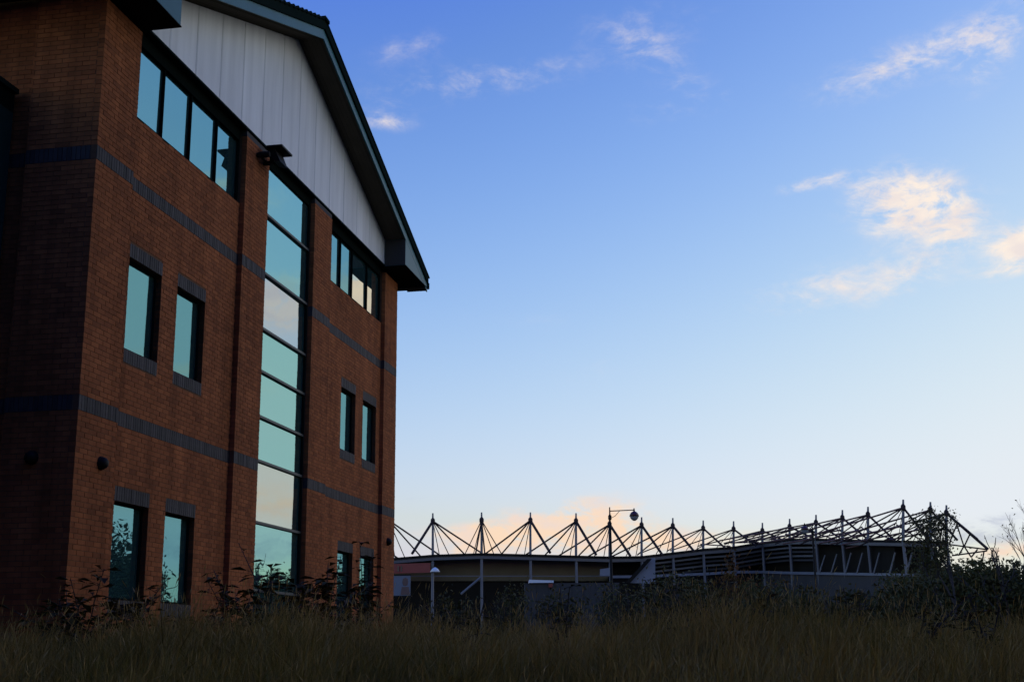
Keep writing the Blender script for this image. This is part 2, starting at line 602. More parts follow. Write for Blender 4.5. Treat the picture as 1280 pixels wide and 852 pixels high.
def soldiers(name, u0, u1, zc, y, single):
    global count
    n = max(1, round((u1 - u0) / 0.075))
    st = (u1 - u0) / n
    if single:
        o = MB().box(u0 + 0.003, u1 - 0.003, y + 0.009, y + 0.09, zc - 0.108, zc + 0.108).build(name, MORTAR, bl)
        for i in range(n):
            b = link('brick', sb_mesh, o)
            b.location = (u0 + (i + 0.5) * st, y - 0.002 + random.uniform(0, 0.004), zc)
            b.scale = (st / 0.075, 1, 1)
            count += 1
    else:
        for i in range(n):
            uc = u0 + (i + 0.5) * st
            far_soldiers.box(uc - 0.0325, uc + 0.0325, y - 0.002 + random.uniform(0, 0.004), y + 0.1, zc - 0.1075, zc + 0.1075, random.uniform(0.02, 1))


for zb in (B1, B2):
    zc = (zb[0] + zb[1]) / 2
    for i, (a, b) in enumerate(PIERS):
        soldiers('soldier_course', a, b, zc, 0, i < 2)
    for i, (a, b) in enumerate(BAYS):
        soldiers('soldier_course', a, b, zc, BAY, i < 1)
    k = 0.11
    while k < 2.1:
        far_soldiers.box(-0.002 if k < 1.09 else 0.098, 0.1 if k < 1.09 else 0.19, k, k + 0.065, zb[0] + 0.003, zb[1] - 0.003, random.uniform(0.02, 1))
        k += 0.075
for u0, u1 in WINU:
    for z0, z1 in WINZ:
        near = u0 < 6
        soldiers('lintel', u0 - 0.01, u1 + 0.01, z1 + 0.11, BAY, near)
        soldiers('sill', u0 - 0.01, u1 + 0.01, z0 - 0.11, BAY, near)
fs = far_soldiers.build('soldier_brickwork', SOLDIER2, bl)
fs['kind'] = 'stuff'

# punched windows
GB = 0.125                      # glass set back from the bay face


def window(u0, u1, z0, z1, y, fw=0.035, gm_=GLASS_W, tilt=0.0):
    f = MB()
    f.box(u0, u0 + fw, y, y + 0.07, z0, z1)
    f.box(u1 - fw, u1, y, y + 0.07, z0, z1)
    f.box(u0 + fw, u1 - fw, y, y + 0.07, z0, z0 + fw)
    f.box(u0 + fw, u1 - fw, y, y + 0.07, z1 - fw, z1)
    o = f.build('window', FRAME, bl)
    pane('pane', u0 + fw, u1 - fw, z0 + fw, z1 - fw, y + 0.03, o, gm_)
    return o


def pane(name, u0, u1, z0, z1, y, parent, gmat, yaw=None, pit=None):
    uc, zc = (u0 + u1) / 2, (z0 + z1) / 2
    o = MB().box(u0 - uc, u1 - uc, 0, 0.012, z0 - zc, z1 - zc).build(name, gmat, parent)
    o.location = (uc, y, zc)
    o.rotation_euler = (R(random.uniform(-.4, .4) if pit is None else pit), 0, R(random.uniform(-.35, .35) if yaw is None else yaw))
    return o


for u0, u1 in WINU:
    for z0, z1 in WINZ:
        window(u0, u1, z0, z1, BAY + GB - 0.03)

# full-height stair glazing between the middle piers
TZ = [0.05, 1.30, 2.58, 3.765, 4.63, 5.53, 6.39, 7.53, 8.76, 9.83]
gy, ga, gb = 0.15, 6.70, 9.47
f = MB()
f.box(ga, ga + 0.06, gy - 0.03, gy + 0.1, 0, 10.05)
f.box(gb - 0.06, gb, gy - 0.03, gy + 0.1, 0, 10.05)
f.box(ga + 0.06, gb - 0.06, gy - 0.03, gy + 0.1, 9.80, 10.05)
gf = f.build('stair_glazing', FRAME, bl)
for z in TZ[:-1]:
    MB().box(ga + 0.061, gb - 0.061, gy - 0.05, gy + 0.02, z - 0.024, z + 0.024).build('transom', TRANSOM, gf)
for i in range(len(TZ) - 1):
    gmm = GLASS_N if i == 2 else GLASS_P if i == 6 else (GLASS_B if i > 6 else GLASS)
    pane('pane', ga + 0.05, gb - 0.05, TZ[i] + 0.02, TZ[i + 1] - 0.02, gy + 0.006, gf, gmm, yaw=(-.15, .1, .05, -.1, .12, 0, .2, -.05, .1)[i], pit=(.1, .0, .3, -.1, .05, .1, -.35, .05, -.05)[i])
# long top windows under the gable
TW = 0.19
for a, b, mull in ((1.15, 5.53, (2.30, 3.37, 4.48)), (10.64, 15.02, (11.75, 12.65, 13.88))):
    f = MB()
    f.box(a, a + 0.05, TW - 0.04, TW + 0.06, SILLTOP, 10.05)
    f.box(b - 0.06, b, TW - 0.04, TW + 0.06, SILLTOP, 10.05)
    f.box(a + 0.05, b - 0.06, TW - 0.04, TW + 0.06, SILLTOP, SILLTOP + 0.05)
    f.box(a + 0.05, b - 0.06, TW - 0.06, TW + 0.06, 9.77, 10.06)
    tf = f.build('strip_window', FRAME, bl)
    for m_ in mull:
        MB().box(m_ - 0.015, m_ + 0.015, TW - 0.045, TW + 0.03, SILLTOP + 0.051, 9.769).build('mullion', FRAME, tf)
    e = [a + 0.05, *mull, b - 0.06]
    for j, (p, q) in enumerate(zip(e, e[1:])):
        pane('pane', p, q, SILLTOP + 0.03, 9.79, TW + 0.005, tf, GLASS_C if a > 9 and j > 1 else GLASS_S)
    MB().box(a + 0.002, b - 0.002, 0.103, TW - 0.042, SILLTOP - 0.02, SILLTOP + 0.012).build('window_ledge', FRAME, bl)
    MB().box(a + 0.002, b - 0.002, 0.05, TW + 0.1, 10.062, 10.10).build('head_soffit', FRAME, bl)
# grey padstones and dark flashing under the cladding
for a, b in PIERS[1:3]:
    MB().box(a + 0.002, b - 0.002, 0.01, 0.3, 9.885, 9.985).build('padstone', GREYW, bl)
MB().box(0.0, WID, -0.012, 0.16, 10.0, 10.045).build('flashing', TRIM, bl)

# gable cladding panels
APEX, SLP = 13.12, 0.357


def vz(u):
    return APEX - SLP * abs(u - CEN)


seams = [0.0] + [0.06 + 1.035 * i for i in range(1, 16)] + [WID]
for a, b in zip(seams, seams[1:]):
    a2, b2 = a + 0.004, b - 0.004
    top = [(b2, 0, vz(b2) + 0.06)]
    if a2 < CEN < b2:
        top.append((CEN, 0, vz(CEN) + 0.06))
    top.append((a2, 0, vz(a2) + 0.06))
    o = MB().prism([(a2, 0, CLADB), (b2, 0, CLADB)] + top, (0, 0.05, 0)).build('cladding_panel', CLAD, bl)
    MB().box(b2 - 0.035, b2 - 0.012, -0.004, 0.0, CLADB + 0.002, min(vz(b2), vz(b2 - 0.035)) + 0.05).build('joint_rib', CLAD, o)
MB().prism([(0, 0.055, CLADB), (WID, 0.055, CLADB), (WID, 0.055, vz(WID)), (CEN, 0.055, vz(CEN)), (0, 0.055, vz(0))], (0, 0.2, 0)).build('gable_wall', SEAM, bl)

# roof: soffit boards, fascia, verge trim, eaves boxes, profiled sheet
PRJ, OV = 0.58, 0.98
EL, ER = -OV, WID + OV
for sgn, end in ((-1, EL), (1, ER)):
    u_in = CEN + sgn * 0.0
    span = abs(end - CEN)
    # soffit boards run down the slope
    nb = 6
    for k in range(nb):
        y0 = -PRJ + 0.03 + (PRJ - 0.03) * k / nb
        y1 = -PRJ + 0.03 + (PRJ - 0.03) * (k + 1) / nb - 0.006
        pts = [(CEN, y0, vz(CEN) + 0.03), (end, y0, vz(end) + 0.03), (end, y1, vz(end) + 0.03), (CEN, y1, vz(CEN) + 0.03)]
        if sgn < 0:
            pts.reverse()
        MB().prism(pts, (0, 0, 0.02)).build('soffit_board', SOFFIT, bl)
    for nm, m_, lo, hi_, ya, yb in (('fascia', TEAL, 0.0, 0.215, -PRJ, -PRJ + 0.03), ('verge_trim', TRIM, 0.22, 0.43, -PRJ - 0.035, -PRJ + 0.03)):
        pts = [(CEN, ya, vz(CEN) + lo), (end, ya, vz(end) + lo), (end, ya, vz(end) + hi_), (CEN, ya, vz(CEN) + hi_)]
        if sgn < 0:
            pts.reverse()
        MB().prism(pts, (0, yb - ya, 0)).build(nm, m_, bl)
    # boxed eave at the foot of the verge
    ui = CEN + sgn * 6.785
    zb = 10.0
    o = MB()
    pts = [(ui, -PRJ + 0.004, zb), (end, -PRJ + 0.004, zb), (end, -PRJ + 0.004, zb + 0.02), (ui, -PRJ + 0.004, vz(ui) + 0.01)]
    if sgn < 0:
        pts.reverse()
    o.prism(pts, (0, PRJ - 0.01, 0))
    eb = o.build('eave_box', TEAL, bl)
    c0, c1 = sorted((ui - sgn * 0.006, ui))
    MB().box(c0, c1, -PRJ + 0.01, -0.016, zb + 0.01, vz(ui) + 0.0).build('end_plate', GREYW, eb)
    a0, a1 = sorted((ui - sgn * 0.01, end + sgn * 0.01))
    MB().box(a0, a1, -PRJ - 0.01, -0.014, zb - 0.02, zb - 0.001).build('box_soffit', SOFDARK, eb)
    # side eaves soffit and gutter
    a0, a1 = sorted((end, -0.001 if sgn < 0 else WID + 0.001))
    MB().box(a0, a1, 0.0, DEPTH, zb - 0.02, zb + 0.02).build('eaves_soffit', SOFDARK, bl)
    a0, a1 = sorted((end, end + sgn * 0.12))
    MB().box(a0, a1, -PRJ - 0.03, DEPTH, zb - 0.01, zb + 0.16).build('gutter', TRIM, bl)
    # profiled metal sheet with ribs running down the slope
    rf = MB()
    y = -PRJ - 0.05
    e2 = end + sgn * 0.08
    while y < DEPTH + 0.2:
        for ya, yb, h in ((y, y + 0.12, 0.0), (y + 0.12, y + 0.2, 0.035)):
            pts = [(CEN, ya, vz(CEN) + 0.435), (e2, ya, vz(e2) + 0.435), (e2, ya, vz(e2) + 0.465 + h), (CEN, ya, vz(CEN) + 0.465 + h)]
            if sgn < 0:
                pts.reverse()
            rf.prism(pts, (0, yb - ya, 0))
        y += 0.2
    rs = rf.build('roof', ROOF, bl)
    # ribs seen along the verge edge
    for k in range(int(span / 0.25) if sgn < 0 else 0):
        uc = CEN + sgn * (0.2 + 0.25 * k)
        MB().box(uc - 0.035, uc + 0.035, -PRJ - 0.06, -PRJ + 0.12, vz(uc) + 0.42, vz(uc) + 0.490).build('verge_clip', TRIM, rs)
MB().box(CEN - 0.14, CEN + 0.14, -PRJ - 0.08, DEPTH + 0.2, APEX + 0.40, APEX + 0.475).build('ridge_cap', TRIM, bl)

# lower wing running towards the camera, unseen length extended to shade the side elevation
wg = MB().box(-13.0, 0.0, 1.42, 9.0, -0.4, 8.42).build('side_wing', FRAME, bl)
MB().box(-13.05, 0.01, 1.36, 9.05, 8.42, 8.5).build('coping', TRIM, wg)
for k in range(15):
    for j in range(3):
        MB().box(-0.75 - 0.8 * k + 0.04, -0.75 - 0.8 * k + 0.72, 1.40, 1.418, 0.6 + 2.6 * j, 2.9 + 2.6 * j).build('pane', GLASS_D, wg)

# floodlight, round bulkhead fittings
fl = MB()
fl.prism([(6.20, -0.42, 9.58), (6.62, -0.42, 9.58), (6.66, -0.30, 9.86), (6.16, -0.30, 9.86)], (0, 0.17, 0.04))
fl.box(6.12, 6.70, -0.48, -0.16, 9.86, 9.90)
fl = fl.build('floodlight', BLACK, bl)
MB().box(6.36, 6.44, -0.2, 0.0, 9.60, 9.67).build('bracket', BLACK, fl)
MB().lathe([(0.0, -0.26), (0.055, -0.26), (0.07, -0.12), (0.05, 0.0)], (6.05, 0, 9.68), 'Y', 10).build('sensor', BLACK, fl)
MB().box(5.98, 6.40, -0.1, -0.05, 9.63, 9.66).build('arm', BLACK, fl)


def bulkhead(loc, axis):
    s = -1
    o = MB().lathe([(0.0, -0.11), (0.045, -0.105), (0.075, -0.08), (0.09, -0.045), (0.092, 0.0)], loc, axis, 14).build('bulkhead_light', BLACK, bl, smooth=True)
    MB().lathe([(0.098, -0.02), (0.104, -0.012), (0.104, 0.004)], loc, axis, 14).build('rim', BLACK, o, smooth=True)


bulkhead((0.73, 0.0, 2.85), 'Y')
bulkhead((15.55, 0.0, 2.86), 'Y')
bulkhead((0.0, 0.66, 2.85), 'X')

# ------------------------------------------------------------------ stadium (perimeter about 250 m away)
st0 = at(640, 740, 250)
st = thing('stadium', 'football stadium with white steel masts and tension stays above a low roof', 'stadium', (st0.x, st0.y, 0))
ORG = Vector((st0.x, st0.y, 0))


def L(p):
    return Vector(p) - ORG


def lerp(tab, x):
    for (x0, y0), (x1, y1) in zip(tab, tab[1:]):
        if x <= x1:
            return y0 + (y1 - y0) * max(0, (x - x0)) / (x1 - x0)
    return tab[-1][1]


#        px,  tip y, distance, lateral-in, kind
MAST = [(430, 640, 250, .75), (486, 640, 247, .75), (541, 641, 246, .6), (602, 640, 244, .15), (663, 640, 246, -.55), (720, 641, 248, -.78), (762, 645, 251, -.8),
        (802, 646, 255, -.8), (841, 647, 259, -.8), (879, 650, 262, -.8), (917, 651, 265, -.8), (953, 653, 268, -.8), (987, 648, 262, -.8),
        (1020, 643, 254, -.8), (1053, 637, 246, -.8), (1085, 633, 238, -.8), (1129, 624, 226, -.85), (1163, 627, 228, -.8), (1183, 631, 231, -.6)]
ROOFT = [(420, 701), (480, 698), (540, 693), (602, 691), (720, 694), (790, 696), (841, 690), (890, 684), (930, 682), (960, 675), (1000, 672), (1060, 674), (1165, 676), (1300, 676)]
ROOFB = [(420, 706), (480, 703), (540, 701), (602, 701), (790, 703), (841, 703), (900, 702), (960, 699), (1000, 696), (1060, 690), (1165, 689), (1300, 690)]
RAILT = [(420, 719), (790, 719), (890, 715), (930, 712), (980, 714), (1165, 717), (1300, 718)]


def din(lat):
    return Vector((lat, math.sqrt(1 - lat * lat), 0))


for i, (px, ty, d, lat) in enumerate(MAST):
    ry = lerp(ROOFT, px)
    tip, ap, ro = L(at(px, ty, d)), L(at(px, ty + 10, d)), L(at(px, ry, d))
    base = Vector((tip.x, tip.y, -0.5))
    m = MB().tube([base, ro, ap, tip], [.30, .28, .22, .16], 6).build('mast', STEEL, st)
    MB().lathe([(.2, -.6), (.42, -.3), (.42, .3), (.2, .6)], ap, 'Z', 8).build('mast_head', STEELD, m)
    di = din(lat)
    drop = ap.z - ro.z
    perpx = Vector((1, 0, 0))
    k = d / FPX
    spans = [(-72, .17), (-42, .15), (-20, .09), (-8, .08)] if abs(lat) > .5 else [(-25, .09), (-14, .08), (12, .09), (22, .1)]
    for dx, rad in spans:
        rad *= .78 if px > 860 else 1
        if abs(lat) > .5:
            e = ap + di * (abs(dx) * k / abs(lat)) - Vector((0, 0, drop + 0.1))
        else:
            e = ap + perpx * (dx * k) + di * 3 - Vector((0, 0, drop + 0.1))
        MB().tube([ap, e], rad, 5).build('stay', STEELD, m)
    if abs(lat) > .5:
        e = ap - di * (23 * k / abs(lat)) - Vector((0, 0, drop + 0.1))
        MB().tube([ap, e], .2 if px > 860 else .25, 6).build('backstay', STEELD, m)
    else:
        for dx in (-5, 6):
            MB().tube([ap, ap + perpx * dx * k - di * 2 - Vector((0, 0, drop + .1))], .16, 6).build('backstay', STEELD, m)
    if px > 1000:
        e = ap + di * (105 * k / abs(lat)) - Vector((0, 0, drop * .75))
        MB().tube([ap, e], .15, 5).build('stay', STEELR, m)
        a2 = ap - Vector((0, 0, drop * .55))
        MB().tube([a2, a2 + di * (90 * k / abs(lat)) - Vector((0, 0, drop * .4))], .15, 5).build('truss_tube', STEELR, m)

for i in range(len(MAST) - 1):
    (xa, ya, da, _), (xb, yb, db, _) = MAST[i], MAST[i + 1]
    if xa > 860:
        ra, rb = lerp(ROOFT, xa), lerp(ROOFT, xb)
        for fa, fb in (((.45, .95), (.95, .40)) if xa > 980 else ((.7, .9),)):
            p, q = L(at(xa, ya + 10 + (ra - ya - 10) * fa, da)), L(at(xb, yb + 10 + (rb - yb - 10) * fb, db))
            MB().tube([p + Vector((0, 4, 0)), q + Vector((0, 4, 0))], .13, 5).build('tie', STEELR, st)
for i in range(len(MAST) - 1):
    (x0, _, d0, l0), (x1, _, d1, l1) = MAST[i], MAST[i + 1]

    def seg(tabt, tabb, off, name, m, thick, par=st, du=0.0):
        """upright panel between two masts, off metres further in"""
        ps = []
        for x, d, l in ((x0, d0, l0), (x1, d1, l1)):
            yt = tabt(x) if callable(tabt) else lerp(tabt, x)
            yb = tabb(x) if callable(tabb) else lerp(tabb, x)
            a, b = L(at(x, yt, d)), L(at(x, yb, d))
            o_ = Vector((0, off, 0))
            ps.append((a + o_, b + o_))
        (a, b), (c, e) = ps
        return MB().prism([b, e, c, a], (0, thick, 0)).build(name, m, par)
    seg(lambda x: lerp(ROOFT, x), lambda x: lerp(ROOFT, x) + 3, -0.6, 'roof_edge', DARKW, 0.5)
    seg(lambda x: lerp(ROOFT, x) + 3.2, lambda x: lerp(ROOFT, x) + 7, -0.45, 'roof_fascia', FASCIA, 0.5)
    # roof deck
    a, b = L(at(x0, lerp(ROOFT, x0) + 1, d0)), L(at(x1, lerp(ROOFT, x1) + 1, d1))
    MB().prism([a, b, b + Vector((0, 20, 0.4)), a + Vector((0, 20, 0.4))], (0, 0, -0.4)).build('roof_deck', STEELD, st)
    left = x1 <= 763
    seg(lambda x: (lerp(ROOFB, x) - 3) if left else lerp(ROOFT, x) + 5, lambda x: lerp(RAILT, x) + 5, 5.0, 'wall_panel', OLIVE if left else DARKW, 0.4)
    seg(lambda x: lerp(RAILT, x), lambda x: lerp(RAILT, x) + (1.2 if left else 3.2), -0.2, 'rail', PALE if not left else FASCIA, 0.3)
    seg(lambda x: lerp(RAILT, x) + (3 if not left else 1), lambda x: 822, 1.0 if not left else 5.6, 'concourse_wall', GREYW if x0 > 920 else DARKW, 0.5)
    if 790 < x0 < 1010:
        for q in range(4):
            seg(lambda x: lerp(ROOFT, x) + 10 + q * 5, lambda x: lerp(ROOFT, x) + 12.2 + q * 5, 0.3 + 0.5 * q, 'tier_band', (FASCIA, GREYW, FASCIA, GREYW)[q], 0.3)
    if x0 > 1000:
        for q in (0.3, 0.75):
            xa = x0 + (x1 - x0) * q
            da = d0 + (d1 - d0) * q
            MB().tube([L(at(xa + 3, lerp(ROOFB, xa), da)) + Vector((0, 1, 0)), L(at(xa - 4, lerp(RAILT, xa), da)) + Vector((0, 1, 0))], .16, 5).build('raker', STEEL, st)
q0, q1 = L(at(762, 720, 251)), L(at(762, 822, 251))
MB().prism([q1, q1 + Vector((0, 6.4, 0)), q0 + Vector((0, 6.4, 0)), q0], (.4, 0, 0)).build('return_wall', DARKW, st)
# raking brace, red sign band, stair end panel, pale panel
MB().tube([L(at(601, 721, 244)), L(at(576, 742, 243))], .22, 6).build('brace', STEEL, st)
p = [L(at(488, 704.5, 245)), L(at(538, 703, 243)), L(at(538, 715, 243)), L(at(488, 716.5, 245))]
rs_ = MB().prism([p[3], p[2], p[1], p[0]], (0, .4, 0)).build('sign_band', REDP, st)
for k in range(5):
    x = 497 + k * 4.0
    MB().prism([L(at(x, 714, 244.3)), L(at(x + 1.4, 714, 244.3)), L(at(x + 1.4, 707, 244.3)), L(at(x, 707, 244.3))], (0, .2, 0)).build('sign_rib', OLIVE, rs_)
MB().prism([L(at(787, 728, 246)), L(at(819, 729, 246)), L(at(819, 697, 246)), L(at(814, 697, 246))], (0, .5, 0)).build('stair_end_panel', PALE, st)
MB().prism([L(at(782, 728, 245)), L(at(788, 728, 245)), L(at(815, 698, 245)), L(at(809, 698, 245))], (0, .5, 0)).build('stair_stringer', DARKW, st)
MB().prism([L(at(750, 719, 247)), L(at(763, 719, 247)), L(at(763, 709, 247)), L(at(750, 711, 247))], (0, .5, 0)).build('pale_panel', PALE, st)
# boom truss leaning out at the right-hand end
bt = MB().tube([L(at(1183, 641, 231)), L(at(1235, 686, 228))], .24, 6).build('boom', STEELD, st)
for a, b in (((1235, 686.5), (1186, 680)), ((1234, 688), (1190, 694)), ((1230, 688), (1226, 712)), ((1222, 686), (1214, 696)), ((1205, 682), (1214, 696)),
             ((1205, 682), (1198, 694)), ((1196, 655), (1186, 680)), ((1212, 668), (1205, 683)), ((1196, 655), (1205, 683))):
    MB().tube([L(at(*a, 229)), L(at(*b, 229))], .13, 5).build('truss_tube', STEELD, bt)


# ------------------------------------------------------------------ street lamps and small things in front of the stadium
def street_lamp(px, ty, d, arm_dir, label, group=None):
    top = at(px, ty, d)
    g0 = gz(top.x, top.y)
    h = top.z - g0
    o = thing('street_lamp', label, 'street lamp', (top.x, top.y, g0), 0, group)
    post = MB().tube([(0, 0, -.1), (0, 0, 1.4), (0, 0, 1.45), (0, 0, h - .9), (0, 0, h - .8), (0, 0, h)], [.13, .13, .085, .07, .055, .03], 10).build('post', BLACK, o, smooth=True)
    a = Vector(arm_dir)
    MB().lathe([(.03, -.75), (.10, -.68), (.10, -.5), (.05, -.42)], (0, 0, h), 'Z', 10).build('collar', BLACK, post)
    e = a * 1.38 + Vector((0, 0, h - .17))
    MB().tube([(0, 0, h - .22), e], .028, 8).build('arm', BLACK, o)
    MB().tube([a * .05 + Vector((0, 0, h - .62)), a * .3 + Vector((0, 0, h - .5)), a * .55 + Vector((0, 0, h - .22))], .018, 6).build('scroll', BLACK, o)
    MB().tube([e + Vector((0, 0, .1)), e + Vector((0, 0, -.1))], [.03, .06], 8).build('finial', BLACK, o)
    hz_ = e + Vector((0, 0, -.36))
    MB().lathe([(.04, .28), (.12, .26), (.20, .19), (.25, .10), (.275, 0.0), (.26, 0.0)], hz_, 'Z', 16).build('hood', LAMPRED, o, smooth=True)
    MB().lathe([(.25, .0), (.22, -.10), (.14, -.20), (.05, -.25), (0.0, -.255)], hz_, 'Z', 16).build('bowl', LAMPBOWL, o, smooth=True)
    return o


street_lamp(762, 633.5, 73, (1, 0, 0), 'tall black street lamp with a long side arm and hanging dark red hooded lantern')
street_lamp(1015, 654, 88, (-.55, -.83, 0), 'black street lamp with arm turned towards the grass, beside the grey concourse wall')

t0 = at(541, 706, 75)
pl = thing('path_lamp', 'short pale lamp post with white hood below the red sign band', 'lamp post', (t0.x, t0.y, 0))
MB().tube([(0, 0, 0), (0, 0, t0.z - .5), (0, 0, t0.z - .2)], [.09, .07, .05], 8).build('post', STEEL, pl)
MB().lathe([(.03, .18), (.16, .1), (.3, -.08), (.26, -.1), (.0, -.06)], (0.13, 0, t0.z - .3), 'Z', 12).build('hood', WHITE, pl, smooth=True)
MB().tube([(0, 0, t0.z - .25), (.13, 0, t0.z - .18)], .04, 6).build('bracket', PALE, pl)

t0 = at(484, 744, 95)
t1 = at(513, 744, 95)
tt = at(513, 719, 95)
bb = thing('advertising_hoarding', 'advertising hoarding with pale blue poster and brown figure beside the office corner', 'hoarding', (t0.x, t0.y, 0))
wd, z0_, z1_ = t1.x - t0.x, t0.z, tt.z
MB().box(0, wd, 0, .08, z0_, z1_).build('poster', POSTER, bb)
MB().lathe([(.0, -.30), (.16, -.24), (.22, 0), (.17, .24), (0, .32)], (wd * .78, 0, z0_ + (z1_ - z0_) * .68), 'Z', 12).build('figure', POSTERB, bb, smooth=True).scale = (1, .08, 1)
MB().prism([(wd * .58, -.03, z0_ + .06), (wd * .98, -.03, z0_ + .06), (wd * .93, -.03, z0_ + .62), (wd * .63, -.03, z0_ + .62)], (0, .03, 0)).build('figure', POSTERB, bb)
MB().box(-.06, wd + .06, -.02, .1, z0_ - .08, z0_ - .002).build('frame', BLACK, bb)
MB().box(-.06, wd + .06, -.02, .1, z1_ + .002, z1_ + .06).build('frame', BLACK, bb)
for x in (.15, wd - .15):
    MB().tube([(x, .16, -.1), (x, .16, z1_ - .1)], .06, 6).build('post', BLACK, bb)

t0, t1 = at(656, 745, 90), at(775, 745, 90)
zt = at(720, 728, 90).z
kb = thing('low_shed', 'low flat grey shed with a white roof edge in front of the stadium', 'shed', (t0.x, t0.y, 0))
wd = t1.x - t0.x
MB().box(0, wd, 0, 3, -.2, zt).build('wall', GREYW, kb)
for k in range(8):
    MB().box(wd * k / 8 + .02, wd * (k + 1) / 8 - .02, -.03, 0, .3, zt - .12).build('panel', GREYW, kb)
MB().prism([(.3, -.25, zt + .02), (2.0, -.25, zt + .02), (2.0, -.25, zt + .17), (.3, -.25, zt + .24)], (0, 3.3, 0)).build('roof', WHITE, kb)
MB().box(1.65, 1.95, -.12, -.04, zt - .28, zt - .03).build('red_sign', REDP, kb)


# ------------------------------------------------------------------ plants
def leafy(n, centre, rad, size, seed, squash=.8, flat=.0, clumps=9):
    """cloud of leaf-sized faces gathered in uneven clumps"""
    r = np.random.default_rng(seed)
    cc = r.normal(0, 1, (clumps, 3))
    cc /= np.linalg.norm(cc, axis=1)[:, None]
    cc *= r.uniform(.25, .85, clumps)[:, None]
    idx = r.integers(0, clumps, n)
    p = cc[idx] + r.normal(0, .2, (n, 3))
    p = p * np.array(rad) + np.array(centre)
    a = r.normal(0, 1, (n, 3))
    a /= np.linalg.norm(a, axis=1)[:, None]
    b = np.cross(a, r.normal(0, 1, (n, 3)))
    b /= np.linalg.norm(b, axis=1)[:, None]
    s = size * r.uniform(.6, 1.3, n)[:, None]
    V = np.stack([p - a * s, p + b * s * .45, p + a * s, p - b * s * .45], 1)
    return V.reshape(-1, 3), np.repeat(r.uniform(.02, 1, n), 1)


def quads_mesh(name, V, rnd, m):
    n = len(V) // 4
    me = bpy.data.meshes.new(name)
    me.vertices.add(len(V))
    me.vertices.foreach_set('co', V.ravel().astype(np.float32))
    me.loops.add(4 * n)
    me.loops.foreach_set('vertex_index', np.arange(4 * n, dtype=np.int32))
    me.polygons.add(n)
    me.polygons.foreach_set('loop_start', np.arange(0, 4 * n, 4, dtype=np.int32))
    me.update(calc_edges=True)
    a = me.attributes.new('rnd', 'FLOAT', 'FACE')
    a.data.foreach_set('value', rnd.astype(np.float32))
    me.materials.append(m)
    return me


def branches(mb, p, d, ln, rad, depth, rr, tips, spread=.55, up=.25):
    d = d.normalized()
    mid = p + d * ln * .5 + Vector((rr.uniform(-1, 1), rr.uniform(-1, 1), rr.uniform(-.3, .6))) * ln * .06
    e = p + d * ln
    mb.tube([p, mid, e], [rad, rad * .82, rad * .62], 5 if depth > 1 else 4, cap=False)
    tips.append((e, depth))
    if depth == 0:
        return
    for k in range(rr.choice((2, 3, 3))):
        nd = (d + Vector((rr.gauss(0, spread), rr.gauss(0, spread), rr.gauss(up, .25)))).normalized()
        branches(mb, e if k < 2 else mid, nd, ln * rr.uniform(.6, .85), rad * .6, depth - 1, rr, tips, spread, up)


def tree(name, label, px, ytop, d, seed, leaves, leafsize, depth=5, spread=.5, group=None, m=LEAFT, lean=0, ln0=.3, up=.25):
    top = at(px, ytop, d)
    g0 = gz(top.x, top.y)
    h = top.z - g0
    o = thing(name, label, 'tree', (top.x, top.y, g0), 0, group)
    rr = random.Random(seed)
    mb, tips = MB(), []
    branches(mb, Vector((0, 0, -.1)), Vector((lean, 0, 1)), h * ln0, h * .017, depth, rr, tips, spread, up)
    zmax = max(t.z for t, _ in tips)
    k = h / zmax
    mb.v = [(x * k, y * k, z * k) for x, y, z in mb.v]
    mb.build('trunk', BARK, o)
    if leaves:
        r = np.random.default_rng(seed)
        tp = np.array([tuple(t * k) for t, dp in tips if dp <= 2])
        P_ = tp[r.integers(0, len(tp), leaves)] + r.normal(0, h * .025, (leaves, 3))
        a = r.normal(0, 1, (leaves, 3))
        a /= np.linalg.norm(a, axis=1)[:, None]
        b = np.cross(a, r.normal(0, 1, (leaves, 3)))
        b /= np.linalg.norm(b, axis=1)[:, None]
        s = leafsize * r.uniform(.6, 1.3, leaves)[:, None]
        V = np.stack([P_ - a * s, P_ + b * s * .5, P_ + a * s, P_ - b * s * .5], 1).reshape(-1, 3)
        link('crown', quads_mesh('crown', V, r.uniform(.02, 1, leaves), m), o)
    return o


def shrub(name, label, px, ytop, d, width, seed, n=2600, size=.07, group=None, m=LEAFS, cat='shrub'):
    top = at(px, ytop, d)
    g0 = gz(top.x, top.y)
    h = top.z - g0
    o = thing(name, label, cat, (top.x, top.y, g0), 0, group)
    rr = random.Random(seed)
    sm, tips = MB(), []
    for k in range(6):
        branches(sm, Vector((rr.uniform(-.3, .3) * width, rr.uniform(-.2, .2) * width, -.1)), Vector((rr.gauss(0, .4), rr.gauss(0, .3), 1)), h * .36, .022, 3, rr, tips, .45)
    sm.v = [(x, y, min(z, h * 1.02)) for x, y, z in sm.v]
    sm.build('stems', BARK, o)
    V1, r1 = leafy(n, (0, 0, h * .5), (width * .62, width * .5, h * .52), size, seed, clumps=14)
    tp = np.array([tuple(t) for t, _ in tips])
    r = np.random.default_rng(seed + 1)
    q = tp[r.integers(0, len(tp), n // 3)] + r.normal(0, .1, (n // 3, 3))
    q[:, 2] = np.minimum(q[:, 2], h * 1.05)
    a = r.normal(0, 1, q.shape)
    a /= np.linalg.norm(a, axis=1)[:, None]
    b = np.cross(a, r.normal(0, 1, q.shape))
    b /= np.linalg.norm(b, axis=1)[:, None]
    V2 = np.stack([q - a * size, q + b * size * .45, q + a * size, q - b * size * .45], 1).reshape(-1, 3)
    V = np.vstack([V1, V2])
    V[:, 2] = np.maximum(V[:, 2], 0)
    link('foliage', quads_mesh('foliage', V, r.uniform(.02, 1, len(V) // 4), m), o)
    return o


